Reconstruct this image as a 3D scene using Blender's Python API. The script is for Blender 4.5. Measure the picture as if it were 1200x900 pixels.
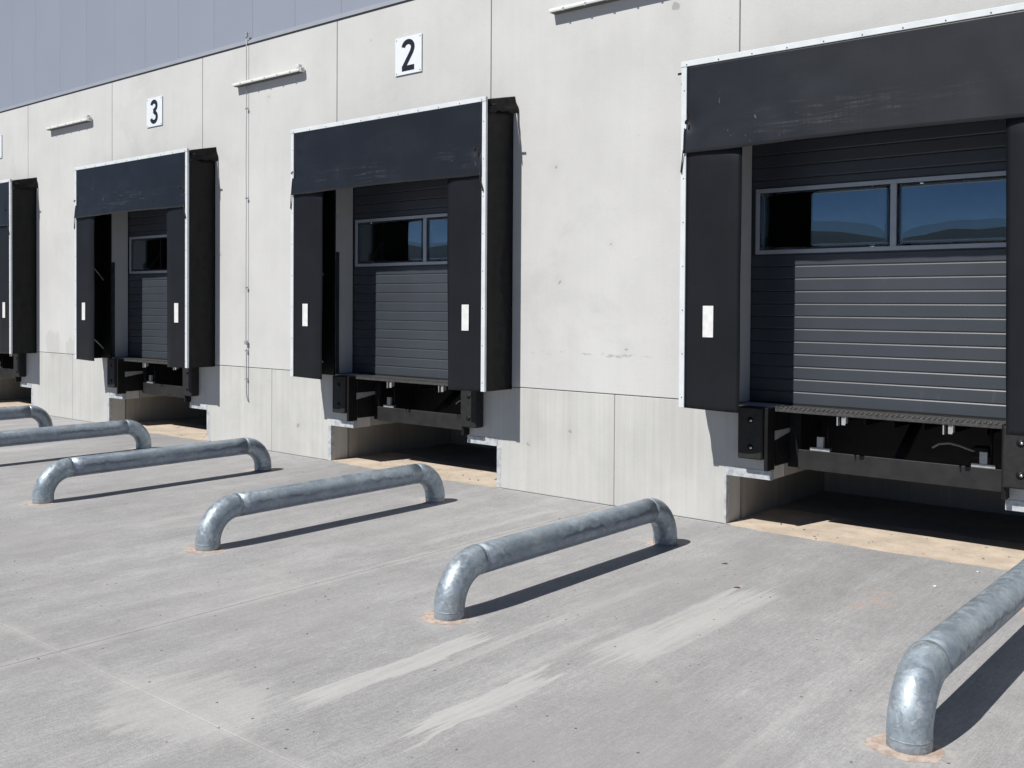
import bpy, bmesh, math, random
from mathutils import Vector, noise, Matrix

random.seed(7)
for o in list(bpy.data.objects):
    bpy.data.objects.remove(o)
scene = bpy.context.scene
col = scene.collection

# ------------------------------------------------------------------ camera
CAM = Vector((0.0, -8.898, 2.1394))
YAW, TILT, ROLL = math.radians(-39.94), math.radians(0.914), math.radians(0.349)
fwd = Vector((math.sin(YAW), math.cos(YAW), 0)); rgt = Vector((math.cos(YAW), -math.sin(YAW), 0)); up = Vector((0, 0, 1))
f2 = fwd * math.cos(TILT) - up * math.sin(TILT)
u2 = up * math.cos(TILT) + fwd * math.sin(TILT)
r3 = rgt * math.cos(ROLL) + u2 * math.sin(ROLL)
u3 = u2 * math.cos(ROLL) - rgt * math.sin(ROLL)
cd = bpy.data.cameras.new('camera')
cam = bpy.data.objects.new('camera', cd)
col.objects.link(cam)
cam.matrix_world = Matrix(((r3.x, u3.x, -f2.x, CAM.x), (r3.y, u3.y, -f2.y, CAM.y), (r3.z, u3.z, -f2.z, CAM.z), (0, 0, 0, 1)))
cd.sensor_width = 36.0
cd.lens = 1169.5 / 1200 * 36
cd.shift_y = -(450 - 377.225) / 1200
cd.clip_start = 0.05
cd.clip_end = 6000
scene.camera = cam

# ------------------------------------------------------------------ light
SUN = Vector((0.113, 0.482, -0.598)).normalized()        # direction the light travels
elev = math.asin(-SUN.z)
azim = math.atan2(-SUN.x, -SUN.y)
w = bpy.data.worlds.new('World')
scene.world = w
w.use_nodes = True
wn = w.node_tree.nodes
bg = wn['Background']
sky = wn.new('ShaderNodeTexSky')
sky.sky_type = 'NISHITA'
sky.sun_disc = False
sky.sun_elevation = elev
sky.sun_rotation = azim
sky.air_density = 0.5
sky.dust_density = 0.0
sky.ozone_density = 3.0
w.node_tree.links.new(sky.outputs[0], bg.inputs[0])
bg.inputs[1].default_value = 0.056
sd = bpy.data.lights.new('sun', 'SUN')
sd.energy = 5.0
sd.angle = math.radians(0.53)
sd.color = (1.0, 0.955, 0.885)
so = bpy.data.objects.new('sun', sd)
so.rotation_euler = SUN.to_track_quat('-Z', 'Y').to_euler()
so.location = (-4, -12, 14)
col.objects.link(so)
scene.view_settings.view_transform = 'Standard'
scene.view_settings.look = 'None'
scene.view_settings.exposure = 0.15
scene.view_settings.gamma = 1.0
scene.view_settings.use_curve_mapping = False
scene.render.engine = 'CYCLES'
scene.cycles.max_bounces = 10
scene.cycles.transmission_bounces = 10
scene.cycles.glossy_bounces = 6

# ------------------------------------------------------------------ node helpers
def new_mat(name):
    m = bpy.data.materials.new(name)
    m.use_nodes = True
    nt = m.node_tree
    return m, nt, nt.nodes['Principled BSDF']

class G:
    """tiny node-graph writer"""
    def __init__(s, nt): s.nt = nt
    def n(s, t, **kw):
        x = s.nt.nodes.new(t)
        for k, v in kw.items(): setattr(x, k, v)
        return x
    def lk(s, a, b): s.nt.links.new(a, b)
    def put(s, sock, v):
        if hasattr(v, 'is_output') or isinstance(v, bpy.types.NodeSocket): s.lk(v, sock)
        else: sock.default_value = v
    def pos(s): return s.n('ShaderNodeNewGeometry').outputs['Position']
    def obj(s): return s.n('ShaderNodeTexCoord').outputs['Object']
    def rnd(s): return s.n('ShaderNodeObjectInfo').outputs['Random']
    def xyz(s, v):
        x = s.n('ShaderNodeSeparateXYZ'); s.lk(v, x.inputs[0]); return x.outputs
    def comb(s, a, b, c):
        x = s.n('ShaderNodeCombineXYZ')
        for i, v in enumerate((a, b, c)): s.put(x.inputs[i], v)
        return x.outputs[0]
    def map(s, v, sc=(1, 1, 1), loc=(0, 0, 0)):
        x = s.n('ShaderNodeMapping'); s.lk(v, x.inputs[0])
        x.inputs['Scale'].default_value = sc; x.inputs['Location'].default_value = loc
        return x.outputs[0]
    def vadd(s, a, b):
        x = s.n('ShaderNodeVectorMath', operation='ADD'); s.put(x.inputs[0], a); s.put(x.inputs[1], b); return x.outputs[0]
    def noise(s, v, scale=1, det=4, rough=0.55, dist=0.0):
        x = s.n('ShaderNodeTexNoise'); s.lk(v, x.inputs['Vector'])
        x.inputs['Scale'].default_value = scale; x.inputs['Detail'].default_value = det
        x.inputs['Roughness'].default_value = rough; x.inputs['Distortion'].default_value = dist
        return x.outputs[0]
    def voro(s, v, scale=1):
        x = s.n('ShaderNodeTexVoronoi'); s.lk(v, x.inputs['Vector']); x.inputs['Scale'].default_value = scale
        return x.outputs
    def ramp(s, v, a, b, lo=0.0, hi=1.0):
        x = s.n('ShaderNodeMapRange', interpolation_type='SMOOTHSTEP'); s.put(x.inputs[0], v)
        x.inputs[1].default_value = a; x.inputs[2].default_value = b; x.inputs[3].default_value = lo; x.inputs[4].default_value = hi
        return x.outputs[0]
    def m(s, op, a, b=0.0):
        x = s.n('ShaderNodeMath', operation=op); s.put(x.inputs[0], a); s.put(x.inputs[1], b); return x.outputs[0]
    def mix(s, f, a, b, mode='MIX'):
        x = s.n('ShaderNodeMix', data_type='RGBA', blend_type=mode); s.put(x.inputs[0], f)
        s.put(x.inputs[6], a if not isinstance(a, tuple) else (*a, 1)); s.put(x.inputs[7], b if not isinstance(b, tuple) else (*b, 1))
        return x.outputs[2]
    def scale(s, c, f):
        x = s.n('ShaderNodeVectorMath', operation='SCALE'); s.put(x.inputs[0], c); s.put(x.inputs['Scale'], f); return x.outputs[0]
    def tint(s, c):
        x = s.n('ShaderNodeVectorMath', operation='MULTIPLY'); s.put(x.inputs[0], c); x.inputs[1].default_value = (0.975, 0.995, 1.025); return x.outputs[0]
    def bump(s, h, strength, dist=0.01, normal=None):
        x = s.n('ShaderNodeBump'); s.lk(h, x.inputs['Height']); x.inputs['Strength'].default_value = strength; x.inputs['Distance'].default_value = dist
        if normal is not None: s.lk(normal, x.inputs['Normal'])
        return x.outputs[0]
    def blob(s, v, c, r, soft=0.5):
        """1 inside an ellipsoid at c with radii r, noise-free"""
        a = s.n('ShaderNodeVectorMath', operation='SUBTRACT'); s.put(a.inputs[0], v); a.inputs[1].default_value = c
        b = s.n('ShaderNodeVectorMath', operation='DIVIDE'); s.lk(a.outputs[0], b.inputs[0]); b.inputs[1].default_value = r
        l = s.n('ShaderNodeVectorMath', operation='LENGTH'); s.lk(b.outputs[0], l.inputs[0])
        return s.ramp(l.outputs['Value'], 1.0, 1.0 - soft)

def simple(name, rgb, rough=0.5, metal=0.0, spec=0.5, var=0.12, vscale=6.0, bumpy=0.0, bscale=60.0):
    m, nt, b = new_mat(name); g = G(nt)
    v = g.vadd(g.obj(), g.comb(g.m('MULTIPLY', g.rnd(), 37.0), g.m('MULTIPLY', g.rnd(), 91.0), 0.0))
    k = g.ramp(g.noise(v, vscale, 5), 0.25, 0.75, 1 - var, 1 + var)
    g.lk(g.tint(g.scale(rgb, k)), b.inputs['Base Color'])
    b.inputs['Roughness'].default_value = rough; b.inputs['Metallic'].default_value = metal
    b.inputs['Specular IOR Level'].default_value = spec
    if bumpy: g.lk(g.bump(g.noise(v, bscale, 3), bumpy, 0.002), b.inputs['Normal'])
    return m

M = {}
# --- concrete wall panels
def concrete(name, base, streak, stains=True, wet=True, bands=0.05):
    m, nt, b = new_mat(name); g = G(nt)
    p = g.pos()
    k = g.ramp(g.noise(p, 0.9, 6, 0.6), 0.28, 0.72, 1 - bands, 1 + bands)
    k2 = g.ramp(g.noise(g.map(p, (9, 9, 0.35)), 1.0, 5, 0.6), 0.3, 0.7, 1 - streak, 1 + streak)
    k3 = g.ramp(g.noise(g.map(p, (48, 48, 0.5)), 1.0, 3, 0.6), 0.35, 0.7, 1 - streak * 0.6, 1 + streak * 0.5)
    k4 = g.ramp(g.noise(p, 55, 3, 0.7), 0.3, 0.7, 0.975, 1.025)
    kk = g.m('MULTIPLY', g.m('MULTIPLY', k, k2), g.m('MULTIPLY', k3, k4))
    c = g.scale(base, kk)
    # greyish damp blotches
    mot = g.ramp(g.noise(p, 0.8, 8, 0.70, 0.5), 0.50, 0.72)
    c = g.mix(g.m('MULTIPLY', mot, 0.42), c, tuple(x * 0.80 for x in base))
    # air holes
    vo = g.voro(p, 13)
    hole = g.m('MULTIPLY', g.ramp(vo['Distance'], 0.075, 0.04), g.ramp(g.noise(p, 3.1, 2), 0.58, 0.64))
    sm = g.m('MULTIPLY', g.ramp(g.noise(g.map(p, (1, 1, 2.2)), 6.5, 6, .75, .8), .60, .70), g.ramp(g.noise(p, .9, 2), .5, .62))
    c = g.mix(g.m('MULTIPLY', sm, .16), c, (0.26, 0.25, 0.235))
    c = g.mix(g.m('MULTIPLY', hole, 0.55), c, (0.16, 0.15, 0.14))
    if stains:
        wob = g.n('ShaderNodeTexNoise'); g.lk(p, wob.inputs['Vector']); wob.inputs['Scale'].default_value = 14; wob.inputs['Detail'].default_value = 4
        off = g.n('ShaderNodeVectorMath', operation='MULTIPLY_ADD'); g.lk(wob.outputs['Color'], off.inputs[0])
        off.inputs[1].default_value = (0.12, 0.0, 0.12); g.lk(p, off.inputs[2])
        pw = off.outputs[0]
        w2 = g.n('ShaderNodeTexNoise'); g.lk(g.map(p, (1, 1, .45)), w2.inputs['Vector']); w2.inputs['Scale'].default_value = 4.5; w2.inputs['Detail'].default_value = 6; w2.inputs['Roughness'].default_value = .65
        of2 = g.n('ShaderNodeVectorMath', operation='MULTIPLY_ADD'); g.lk(w2.outputs['Color'], of2.inputs[0]); of2.inputs[1].default_value = (.35, 0, .75); g.lk(p, of2.inputs[2])
        pw2 = g.vadd(of2.outputs[0], (-.175, 0, -.375))
        spots = [(-6.83, 3.69, .055), (-6.76, 2.42, .035), (-6.07, 2.82, .03), (-5.87, 1.70, .04), (-12.1, 5.15, .03), (-9.9, 5.62, .02), (-13.3, 2.9, .03),
                 (-5.3, 5.2, .10), (-6.6, 0.75, .05), (-7.2, 0.55, .045), (-11.4, 0.42, .06)]
        tot = None; halo = None
        for (x, z, r) in spots:
            q = g.blob(pw, (x + .06, 0, z + .06), (r * .62, 9, r * .5), 0.35)
            h = g.blob(p, (x, 0, z), (r * 3.6, 9, r * 3.6), 1.0)
            tot = q if tot is None else g.m('MAXIMUM', tot, q)
            halo = h if halo is None else g.m('MAXIMUM', halo, h)
        c = g.mix(g.m('MULTIPLY', halo, 0.12), c, (0.30, 0.29, 0.27))
        c = g.mix(g.m('MULTIPLY', tot, 0.6), c, (0.24, 0.24, 0.235))
        # horizontal tide line on the panel between docks 1 and 2, wet patches between 3 and 4
        line = g.m('MULTIPLY', g.blob(pw, (-6.05, 0, 1.675), (1.35, 9, .028), 0.6), g.ramp(g.noise(g.map(p, (5, 5, 14)), 1, 4, .7), 0.5, 0.62))
        c = g.mix(g.m('MULTIPLY', line, 0.5), c, (0.23, 0.22, 0.20))
        wetm = None
        for (x, z, rx, rz) in [(-18.78, 1.38, .34, .26), (-18.05, 1.34, .30, .20), (-4.3, 5.35, .25, .22)]:
            q = g.blob(pw2, (x + .0, 0, z + .0), (rx, 9, rz), 0.3); wetm = q if wetm is None else g.m('MAXIMUM', wetm, q)
        c = g.mix(g.m('MULTIPLY', wetm, 0.30), c, (0.34, 0.335, 0.325))
    g.lk(g.tint(c), b.inputs['Base Color'])
    b.inputs['Roughness'].default_value = 0.88
    b.inputs['Specular IOR Level'].default_value = 0.25
    hb = g.m('ADD', g.noise(p, 30, 4, .6), g.m('MULTIPLY', g.noise(g.map(p, (40, 40, .8)), 1, 3), 0.6))
    hb = g.m('SUBTRACT', hb, g.m('MULTIPLY', hole, 1.5))
    g.lk(g.bump(hb, 0.28, 0.004), b.inputs['Normal'])
    return m
M['panel'] = concrete('panel_concrete', (0.548, 0.545, 0.535), 0.010)
M['plinth'] = concrete('plinth_concrete', (0.50, 0.497, 0.478), 0.048, bands=0.07)
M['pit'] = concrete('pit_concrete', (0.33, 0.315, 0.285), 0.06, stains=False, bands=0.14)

# --- yard concrete
def yard():
    m, nt, b = new_mat('yard_concrete'); g = G(nt)
    p = g.pos()
    base = (0.328, 0.324, 0.323)
    k1 = g.ramp(g.noise(p, 0.55, 6, 0.62, 0.3), 0.30, 0.70, 0.92, 1.07)
    k2 = g.ramp(g.noise(g.map(p, (2.6, 0.33, 1)), 1.0, 6, 0.62, 0.25), 0.30, 0.70, 0.90, 1.09)
    k3 = g.ramp(g.noise(g.map(p, (60, 2.2, 1)), 1.0, 4, 0.65), 0.32, 0.70, 0.94, 1.06)
    k5 = g.ramp(g.noise(g.map(p, (190, 9.0, 1)), 1.0, 3, 0.65), 0.32, 0.70, 0.90, 1.10)
    k4 = g.ramp(g.noise(p, 105, 4, 0.75), 0.28, 0.72, 0.79, 1.21)
    k6 = g.ramp(g.noise(g.map(p, (5.5, 3.5, 1)), 1.0, 6, 0.7, 0.4), 0.30, 0.70, 0.93, 1.06)
    k7 = g.ramp(g.noise(p, 34, 3, 0.6), 0.30, 0.70, 0.925, 1.075)
    kk = g.m('MULTIPLY', g.m('MULTIPLY', k1, g.m('MULTIPLY', k2, k6)), g.m('MULTIPLY', g.m('MULTIPLY', k3, k5), g.m('MULTIPLY', k4, k7)))
    c = g.scale(base, kk)
    # warm dusty tint, cool damp tint
    c = g.mix(g.m('MULTIPLY', g.ramp(g.noise(p, 0.8, 5, .6), 0.52, 0.72), 0.25), c, (0.365, 0.350, 0.336))
    c = g.mix(g.m('MULTIPLY', g.ramp(g.noise(g.map(p, (1, 1, 1), (9, 4, 0)), 0.45, 6, .62), 0.50, 0.68), 0.35), c, (0.275, 0.268, 0.266))
    # laitance streaks left by the finisher, running out from the wall
    sx = g.noise(g.map(p, (0.5, 0.8, 1)), 1.3, 5, .6)
    grain = g.noise(g.map(p, (16, 0.8, 1)), 1.0, 6, .72, .2)
    s = g.n('ShaderNodeVectorMath', operation='MULTIPLY_ADD')
    nn = g.n('ShaderNodeTexNoise'); g.lk(g.map(p, (9, 1.1, 1)), nn.inputs['Vector']); nn.inputs['Scale'].default_value = 1.0; nn.inputs['Detail'].default_value = 7; nn.inputs['Roughness'].default_value = .7
    g.lk(nn.outputs['Color'], s.inputs[0]); s.inputs[1].default_value = (0.30, 1.1, 0); g.lk(p, s.inputs[2])
    pw = g.vadd(s.outputs[0], (-0.15, -0.55, 0))
    fray = g.m('MULTIPLY', g.m('SUBTRACT', g.noise(g.map(p, (22, .25, 1)), 1.0, 4, .7), .5), 1.5)
    wig = g.m('MULTIPLY', g.m('SUBTRACT', g.noise(g.map(p, (.2, 1.6, 1)), 1.0, 4, .6), .5), .16)
    PX = g.xyz(p)
    fx = g.m('ADD', PX[0], g.m('ADD', wig, g.m('MULTIPLY', g.m('SUBTRACT', grain, .5), .10))); fy = g.m('ADD', PX[1], fray)
    def streak(x, y, rx, ry, st, soft=.22):
        d = g.m('MAXIMUM', g.m('DIVIDE', g.m('ABSOLUTE', g.m('SUBTRACT', fx, x)), rx), g.m('DIVIDE', g.m('ABSOLUTE', g.m('SUBTRACT', fy, y)), ry))
        return g.m('MULTIPLY', g.ramp(d, 1.0 + soft * .5, 1.0 - soft), st)
    pale = None
    for q in (streak(-3.53, -4.85, .10, .52, 1.0, .12), streak(-4.27, -4.78, .095, .72, .95, .12), streak(-3.38, -2.95, .20, .95, .78, .16), streak(-4.08, -3.5, .045, 1.3, .5),
              streak(-3.70, -3.9, .04, .7, .35), streak(-6.35, -1.6, .06, 1.0, .45), streak(-8.9, -3.3, .12, .8, .3, .5), streak(-12.2, -2.5, .2, .9, .4, .5),
              streak(-14.9, -2.3, .16, .4, .6), streak(-18.3, -2.0, .2, .8, .4, .5), streak(-2.2, -4.4, .03, .9, .3), streak(-5.3, -3.1, .03, .8, .3),
              g.m('MULTIPLY', g.blob(pw, (-4.75, -5.95, 0), (.62, .45, 9), .3), .55)):
        pale = q if pale is None else g.m('MAXIMUM', pale, q)
    pale = g.m('MULTIPLY', pale, g.ramp(grain, 0.30, 0.60, 0.35, 1.0))
    c = g.mix(g.m('MULTIPLY', pale, 0.72), c, (0.50, 0.495, 0.475))
    # smooth darker trowelled field beside the pale streak
    dk = None
    for (x, y, rx, ry, st) in [(-3.92, -2.15, .42, 1.35, .8), (-2.65, -4.9, .8, .9, .6), (-7.0, -2.2, .5, 1.0, .4), (-5.2, -5.2, .5, .7, .5), (-9.4, -5.5, 1.0, 1.0, .4)]:
        q = g.m('MULTIPLY', g.blob(pw, (x, y, 0), (rx, ry, 9), 0.16), st); dk = q if dk is None else g.m('MAXIMUM', dk, q)
    c = g.mix(g.m('MULTIPLY', dk, 0.38), c, (0.275, 0.268, 0.266))
    # paler trowelled margins beside the slab joints
    X = g.xyz(p)
    def margin(sock, off, wdt):
        a = g.m('ADD', sock, off)
        d = g.m('ABSOLUTE', g.m('SUBTRACT', g.m('FRACT', g.m('DIVIDE', a, 6.0)), 0.5))
        d = g.m('MULTIPLY', d, 6.0)
        return g.ramp(g.m('ADD', d, g.m('MULTIPLY', g.noise(p, 5, 4), 0.06)), wdt + .03, wdt - .05)
    mg = g.m('MAXIMUM', margin(X[0], 6.04 + 3.0, 0.10), g.m('MULTIPLY', margin(X[1], 3.0, 0.08), 0.8))
    c = g.mix(g.m('MULTIPLY', mg, g.ramp(g.noise(p, 2.2, 4), 0.3, 0.7, 0.10, 0.42)), c, (0.48, 0.47, 0.455))
    # dusty halos round the guard feet
    halo = None
    for gx in (-1.61, -4.702, -7.606, -10.702, -13.606, -16.702):
        for gy in (-3.96, -1.10):
            q = g.blob(p, (gx - .01, gy, 0), (.34, .30, 9), 0.75); halo = q if halo is None else g.m('MAXIMUM', halo, q)
    c = g.mix(g.m('MULTIPLY', halo, g.ramp(g.noise(p, 11, 6, .75), .42, .62, .05, .75)), c, (0.53, 0.50, 0.465))
    # reddish scuffs and white scratches
    red = g.m('MULTIPLY', g.blob(pw, (-2.62, -1.55, 0), (.22, .45, 9), 0.9), g.ramp(g.noise(p, 7, 4), .45, .6))
    c = g.mix(g.m('MULTIPLY', red, 0.5), c, (0.42, 0.29, 0.23))
    scr = g.m('MULTIPLY', g.ramp(g.noise(g.map(p, (30, 9, 1)), 1, 5, .8, 2.0), 0.66, 0.70), g.ramp(g.noise(p, 1.7, 3), 0.58, 0.66))
    c = g.mix(g.m('MULTIPLY', scr, 0.5), c, (0.55, 0.54, 0.52))
    # pin holes
    vo = g.voro(p, 9.0)
    pin = g.m('MULTIPLY', g.ramp(vo['Distance'], 0.095, 0.055), g.ramp(g.noise(p, 2.3, 2), 0.47, 0.53))
    c = g.mix(g.m('MULTIPLY', pin, 0.8), c, (0.06, 0.055, 0.05))
    g.lk(g.tint(c), b.inputs['Base Color'])
    b.inputs['Roughness'].default_value = 0.82
    b.inputs['Specular IOR Level'].default_value = 0.3
    hb = g.m('ADD', g.m('MULTIPLY', g.noise(g.map(p, (90, 2.5, 1)), 1, 3, .6), 0.8), g.noise(p, 70, 4, .7))
    hb = g.m('SUBTRACT', hb, g.m('MULTIPLY', pin, 1.2))
    g.lk(g.bump(hb, 0.30, 0.004), b.inputs['Normal'])
    return m
M['yard'] = yard()

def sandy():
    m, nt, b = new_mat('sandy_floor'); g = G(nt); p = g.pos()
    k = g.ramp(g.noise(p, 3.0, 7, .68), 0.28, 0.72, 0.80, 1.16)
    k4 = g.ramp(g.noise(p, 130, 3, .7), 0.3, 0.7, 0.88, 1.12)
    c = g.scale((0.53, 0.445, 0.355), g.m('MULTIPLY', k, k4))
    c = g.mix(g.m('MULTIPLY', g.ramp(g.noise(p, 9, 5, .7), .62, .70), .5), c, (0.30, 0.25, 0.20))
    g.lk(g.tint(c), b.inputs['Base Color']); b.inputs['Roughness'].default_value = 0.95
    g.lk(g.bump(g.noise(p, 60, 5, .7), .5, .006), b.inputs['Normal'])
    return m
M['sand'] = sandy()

def grout():
    m, nt, b = new_mat('grout'); g = G(nt); p = g.pos()
    c = g.mix(g.ramp(g.noise(p, 16, 5, .7), .40, .62), (0.37, 0.275, 0.225), (0.50, 0.42, 0.36))
    c = g.mix(g.ramp(g.noise(p, 60, 4, .7), .55, .7, 0, .5), c, (0.60, 0.56, 0.51))
    g.lk(g.tint(c), b.inputs['Base Color']); b.inputs['Roughness'].default_value = 0.95
    g.lk(g.bump(g.noise(p, 50, 5, .7), .6, .008), b.inputs['Normal'])
    return m
M['grout'] = grout()

def galvanised(name, dark=0.0, lower_dark=False):
    m, nt, b = new_mat(name); g = G(nt)
    o = g.obj()
    r = g.rnd()
    v = g.vadd(o, g.comb(g.m('MULTIPLY', r, 31.0), g.m('MULTIPLY', r, 57.0), g.m('MULTIPLY', r, 13.0)))
    big = g.ramp(g.noise(v, 4.5, 5, .6, .8), .38, .62)
    fine = g.ramp(g.noise(v, 26, 5, .65, .6), .40, .60)
    c = g.mix(big, (0.285, 0.345, 0.40), (0.39, 0.455, 0.505))
    c = g.mix(g.m('MULTIPLY', fine, 0.40), c, (0.30, 0.32, 0.335))
    # pale zinc flowers
    c = g.mix(g.m('MULTIPLY', g.ramp(g.noise(v, 9, 6, .7, 1.2), .57, .62), .35 if lower_dark else .65), c, (0.52, 0.555, 0.565))
    c = g.mix(g.m('MULTIPLY', g.ramp(g.noise(g.map(v, (1, 1, 1), (3, 1, 7)), 17, 2, .5, 1.6), .54, .58), .28 if lower_dark else .52), c, (0.235, 0.262, 0.285))
    # dusty chalk
    c = g.mix(g.m('MULTIPLY', g.ramp(g.noise(v, 2.2, 5, .7), .55, .75), .40), c, (0.46, 0.43, 0.39))
    rough = g.ramp(g.noise(v, 15, 4, .6, .8), .40, .60, .33, .62)
    if lower_dark:  # darker and bluer below a wavy line, with a dark edge
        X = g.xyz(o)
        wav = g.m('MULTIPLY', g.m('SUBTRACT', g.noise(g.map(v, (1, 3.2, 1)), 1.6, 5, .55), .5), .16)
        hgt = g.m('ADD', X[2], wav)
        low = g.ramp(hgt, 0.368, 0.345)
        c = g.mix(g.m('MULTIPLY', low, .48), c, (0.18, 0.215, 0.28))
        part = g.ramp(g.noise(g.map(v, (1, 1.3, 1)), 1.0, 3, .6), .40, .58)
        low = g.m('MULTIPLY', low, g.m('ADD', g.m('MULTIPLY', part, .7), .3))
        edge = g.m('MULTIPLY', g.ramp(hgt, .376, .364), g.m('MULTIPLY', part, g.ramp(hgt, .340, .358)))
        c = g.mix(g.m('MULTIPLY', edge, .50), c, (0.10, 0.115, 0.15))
    g.lk(g.tint(c), b.inputs['Base Color']); b.inputs['Metallic'].default_value = 0.50
    g.lk(rough, b.inputs['Roughness'])
    g.lk(g.bump(g.m('ADD', g.noise(v, 45, 4), g.m('MULTIPLY', g.noise(v, 13, 3, .6, 1.0), 2.2)), .22, .003), b.inputs['Normal'])
    return m
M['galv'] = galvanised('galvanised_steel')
M['galv_pipe'] = galvanised('galvanised_pipe', lower_dark=True)

def tarpaulin(name, base, scuff, rough=0.48, spec=0.5, dusty=.02):
    m, nt, b = new_mat(name); g = G(nt)
    o = g.obj(); r = g.rnd()
    v = g.vadd(o, g.comb(g.m('MULTIPLY', r, 23.0), 0.0, 0.0))
    k = g.ramp(g.noise(v, 1.6, 5, .6), .28, .72, .88, 1.12)
    c = g.scale(base, g.m('MULTIPLY', k, g.ramp(g.noise(g.map(v, (30, 30, 2)), 1, 4, .7), .3, .7, .92, 1.08)))
    dust = g.ramp(g.noise(g.map(v, (.8, .8, 1.6)), 1.5, 6, .65), .45, .75)
    c = g.mix(g.m('MULTIPLY', dust, dusty), c, (0.15, 0.17, 0.20))
    if scuff:
        X = g.xyz(o)
        band = g.m('MULTIPLY', g.ramp(X[2], 3.64, 3.78), g.ramp(X[2], 4.02, 3.88))
        streak = g.ramp(g.noise(g.map(v, (2.5, 1, 34)), 1, 6, .7, .5), .48, .76)
        verts = g.ramp(g.noise(g.map(v, (95, 1, 5)), 1, 4, .7), .42, .62)
        reach = g.ramp(g.noise(g.map(v, (1.1, 1, .6)), 1, 4, .6), .42, .62)
        sc = g.m('MULTIPLY', g.m('MULTIPLY', band, reach), g.m('MULTIPLY', streak, g.m('ADD', g.m('MULTIPLY', verts, .75), .25)))
        c = g.mix(g.m('MULTIPLY', sc, .30 * scuff), c, (0.36, 0.35, 0.36))
        nick = g.m('MULTIPLY', g.ramp(g.noise(g.map(v, (22, 1, 7)), 1, 3, .6, .6), .71, .75), g.m('MULTIPLY', g.ramp(X[2], 3.6, 3.72), g.ramp(X[2], 4.2, 4.0)))
        c = g.mix(g.m('MULTIPLY', nick, .24 * scuff), c, (0.45, 0.44, 0.45))
    g.lk(c, b.inputs['Base Color'])
    b.inputs['Roughness'].default_value = rough; b.inputs['Specular IOR Level'].default_value = spec
    hb = g.m('ADD', g.noise(v, 140, 2), g.m('MULTIPLY', g.noise(v, 7, 4), 2.0))
    g.lk(g.bump(hb, .07, .004), b.inputs['Normal'])
    return m
M['curtain'] = tarpaulin('curtain_tarpaulin', (0.0068, 0.0082, 0.0115), 1.0, .36, .62, .035)
M['flap'] = tarpaulin('flap_tarpaulin', (0.0078, 0.0086, 0.0115), 0.0, .42, .28, .012)
M['side'] = tarpaulin('side_canvas', (0.0058, 0.0060, 0.0068), 0.0, .50, .20, .008)

def doorpaint():
    m, nt, b = new_mat('door_paint'); g = G(nt); o = g.obj()
    k = g.ramp(g.noise(o, 2.0, 5, .6), .3, .7, .93, 1.07)
    c = g.scale((0.042, 0.050, 0.064), k)
    dust = g.m('MULTIPLY', g.ramp(g.noise(g.map(o, (9, 1, 1.4)), 1, 6, .7), .62, .76), .16)
    c = g.mix(dust, c, (0.25, 0.25, 0.24))
    g.lk(c, b.inputs['Base Color']); b.inputs['Roughness'].default_value = 0.38
    b.inputs['Specular IOR Level'].default_value = 0.55
    g.lk(g.bump(g.noise(g.map(o, (60, 60, 180)), 1, 2), .10, .0015), b.inputs['Normal'])
    return m
M['door'] = doorpaint()
M['white_metal'] = simple('white_coated_metal', (0.64, 0.67, 0.69), .40, 0.0, .4, .06, 7)
M['window_frame'] = simple('window_frame_paint', (0.40, 0.43, 0.47), .35, .15, .5, .06, 8)
M['black_steel'] = simple('black_painted_steel', (0.0095, 0.0097, 0.0108), .55, 0.0, .22, .35, 9, .15, 80)
M['beam_steel'] = simple('scratched_black_steel', (0.0125, 0.0122, 0.0128), .58, 0.0, .5, .45, 7, .15, 60)
M['guard_steel'] = simple('dark_guard_steel', (0.035, 0.040, 0.048), .45, .2, .5, .25, 9)
M['rubber'] = simple('bumper_rubber', (0.0145, 0.0145, 0.0150), .66, 0, .4, .3, 20, .5, 160)
M['bolt'] = simple('bright_bolt', (0.62, 0.62, 0.62), .32, .9, .5, .1, 30)
M['weld'] = simple('weld_bead', (0.30, 0.34, 0.37), .6, .4, .4, .3, 40)
M['zinc'] = simple('zinc_plate', (0.40, 0.41, 0.41), .5, .35, .5, .15, 25)
M['edge'] = simple('dull_galvanised_edge', (0.47, 0.49, 0.505), .6, .15, .4, .28, 18, .2, 60)
M['screw'] = simple('dark_screw', (0.16, 0.165, 0.175), .4, .5)
M['mark'] = simple('white_reflector', (0.70, 0.70, 0.685), .4, 0, .4, .10, 14)
M['sign_white'] = simple('sign_white', (0.74, 0.77, 0.80), .30, 0, .5, .02, 10)
M['sign_black'] = simple('sign_black', (0.012, 0.015, 0.022), .40, 0, .5, .1, 10)
M['lamp_body'] = simple('lamp_housing', (0.62, 0.625, 0.59), .40, 0, .5, .05, 8)
M['lamp_dark'] = simple('lamp_gasket', (0.10, 0.10, 0.10), .5)
M['clad'] = simple('cladding_paint', (0.335, 0.360, 0.420), .40, .25, .5, .025, .6)
M['flash'] = simple('flashing_metal', (0.40, 0.42, 0.46), .35, .3, .5, .05, 3)
M['sealant'] = simple('joint_sealant', (0.20, 0.195, 0.19), .8, 0, .3, .15, 8)
M['hall'] = simple('hall_lining', (0.10, 0.10, 0.10), .8, 0, .3, .1, 2)
M['tread'] = simple('worn_tread_plate', (0.070, 0.069, 0.068), .5, .3, .5, .35, 30, .5, 90)
M['hose'] = simple('grey_hose', (0.24, 0.23, 0.215), .5)
M['leaf'] = simple('dry_leaf', (0.30, 0.11, 0.045), .7, 0, .3, .2, 40)
M['pebble'] = simple('pebble_stone', (0.30, 0.28, 0.26), .9, 0, .3, .5, 3)
M['hill'] = simple('hazy_wooded_hill', (0.026, 0.040, 0.055), .95, 0, .2, .4, .01)  # distance haze mixed into the hill colour as blue
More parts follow.
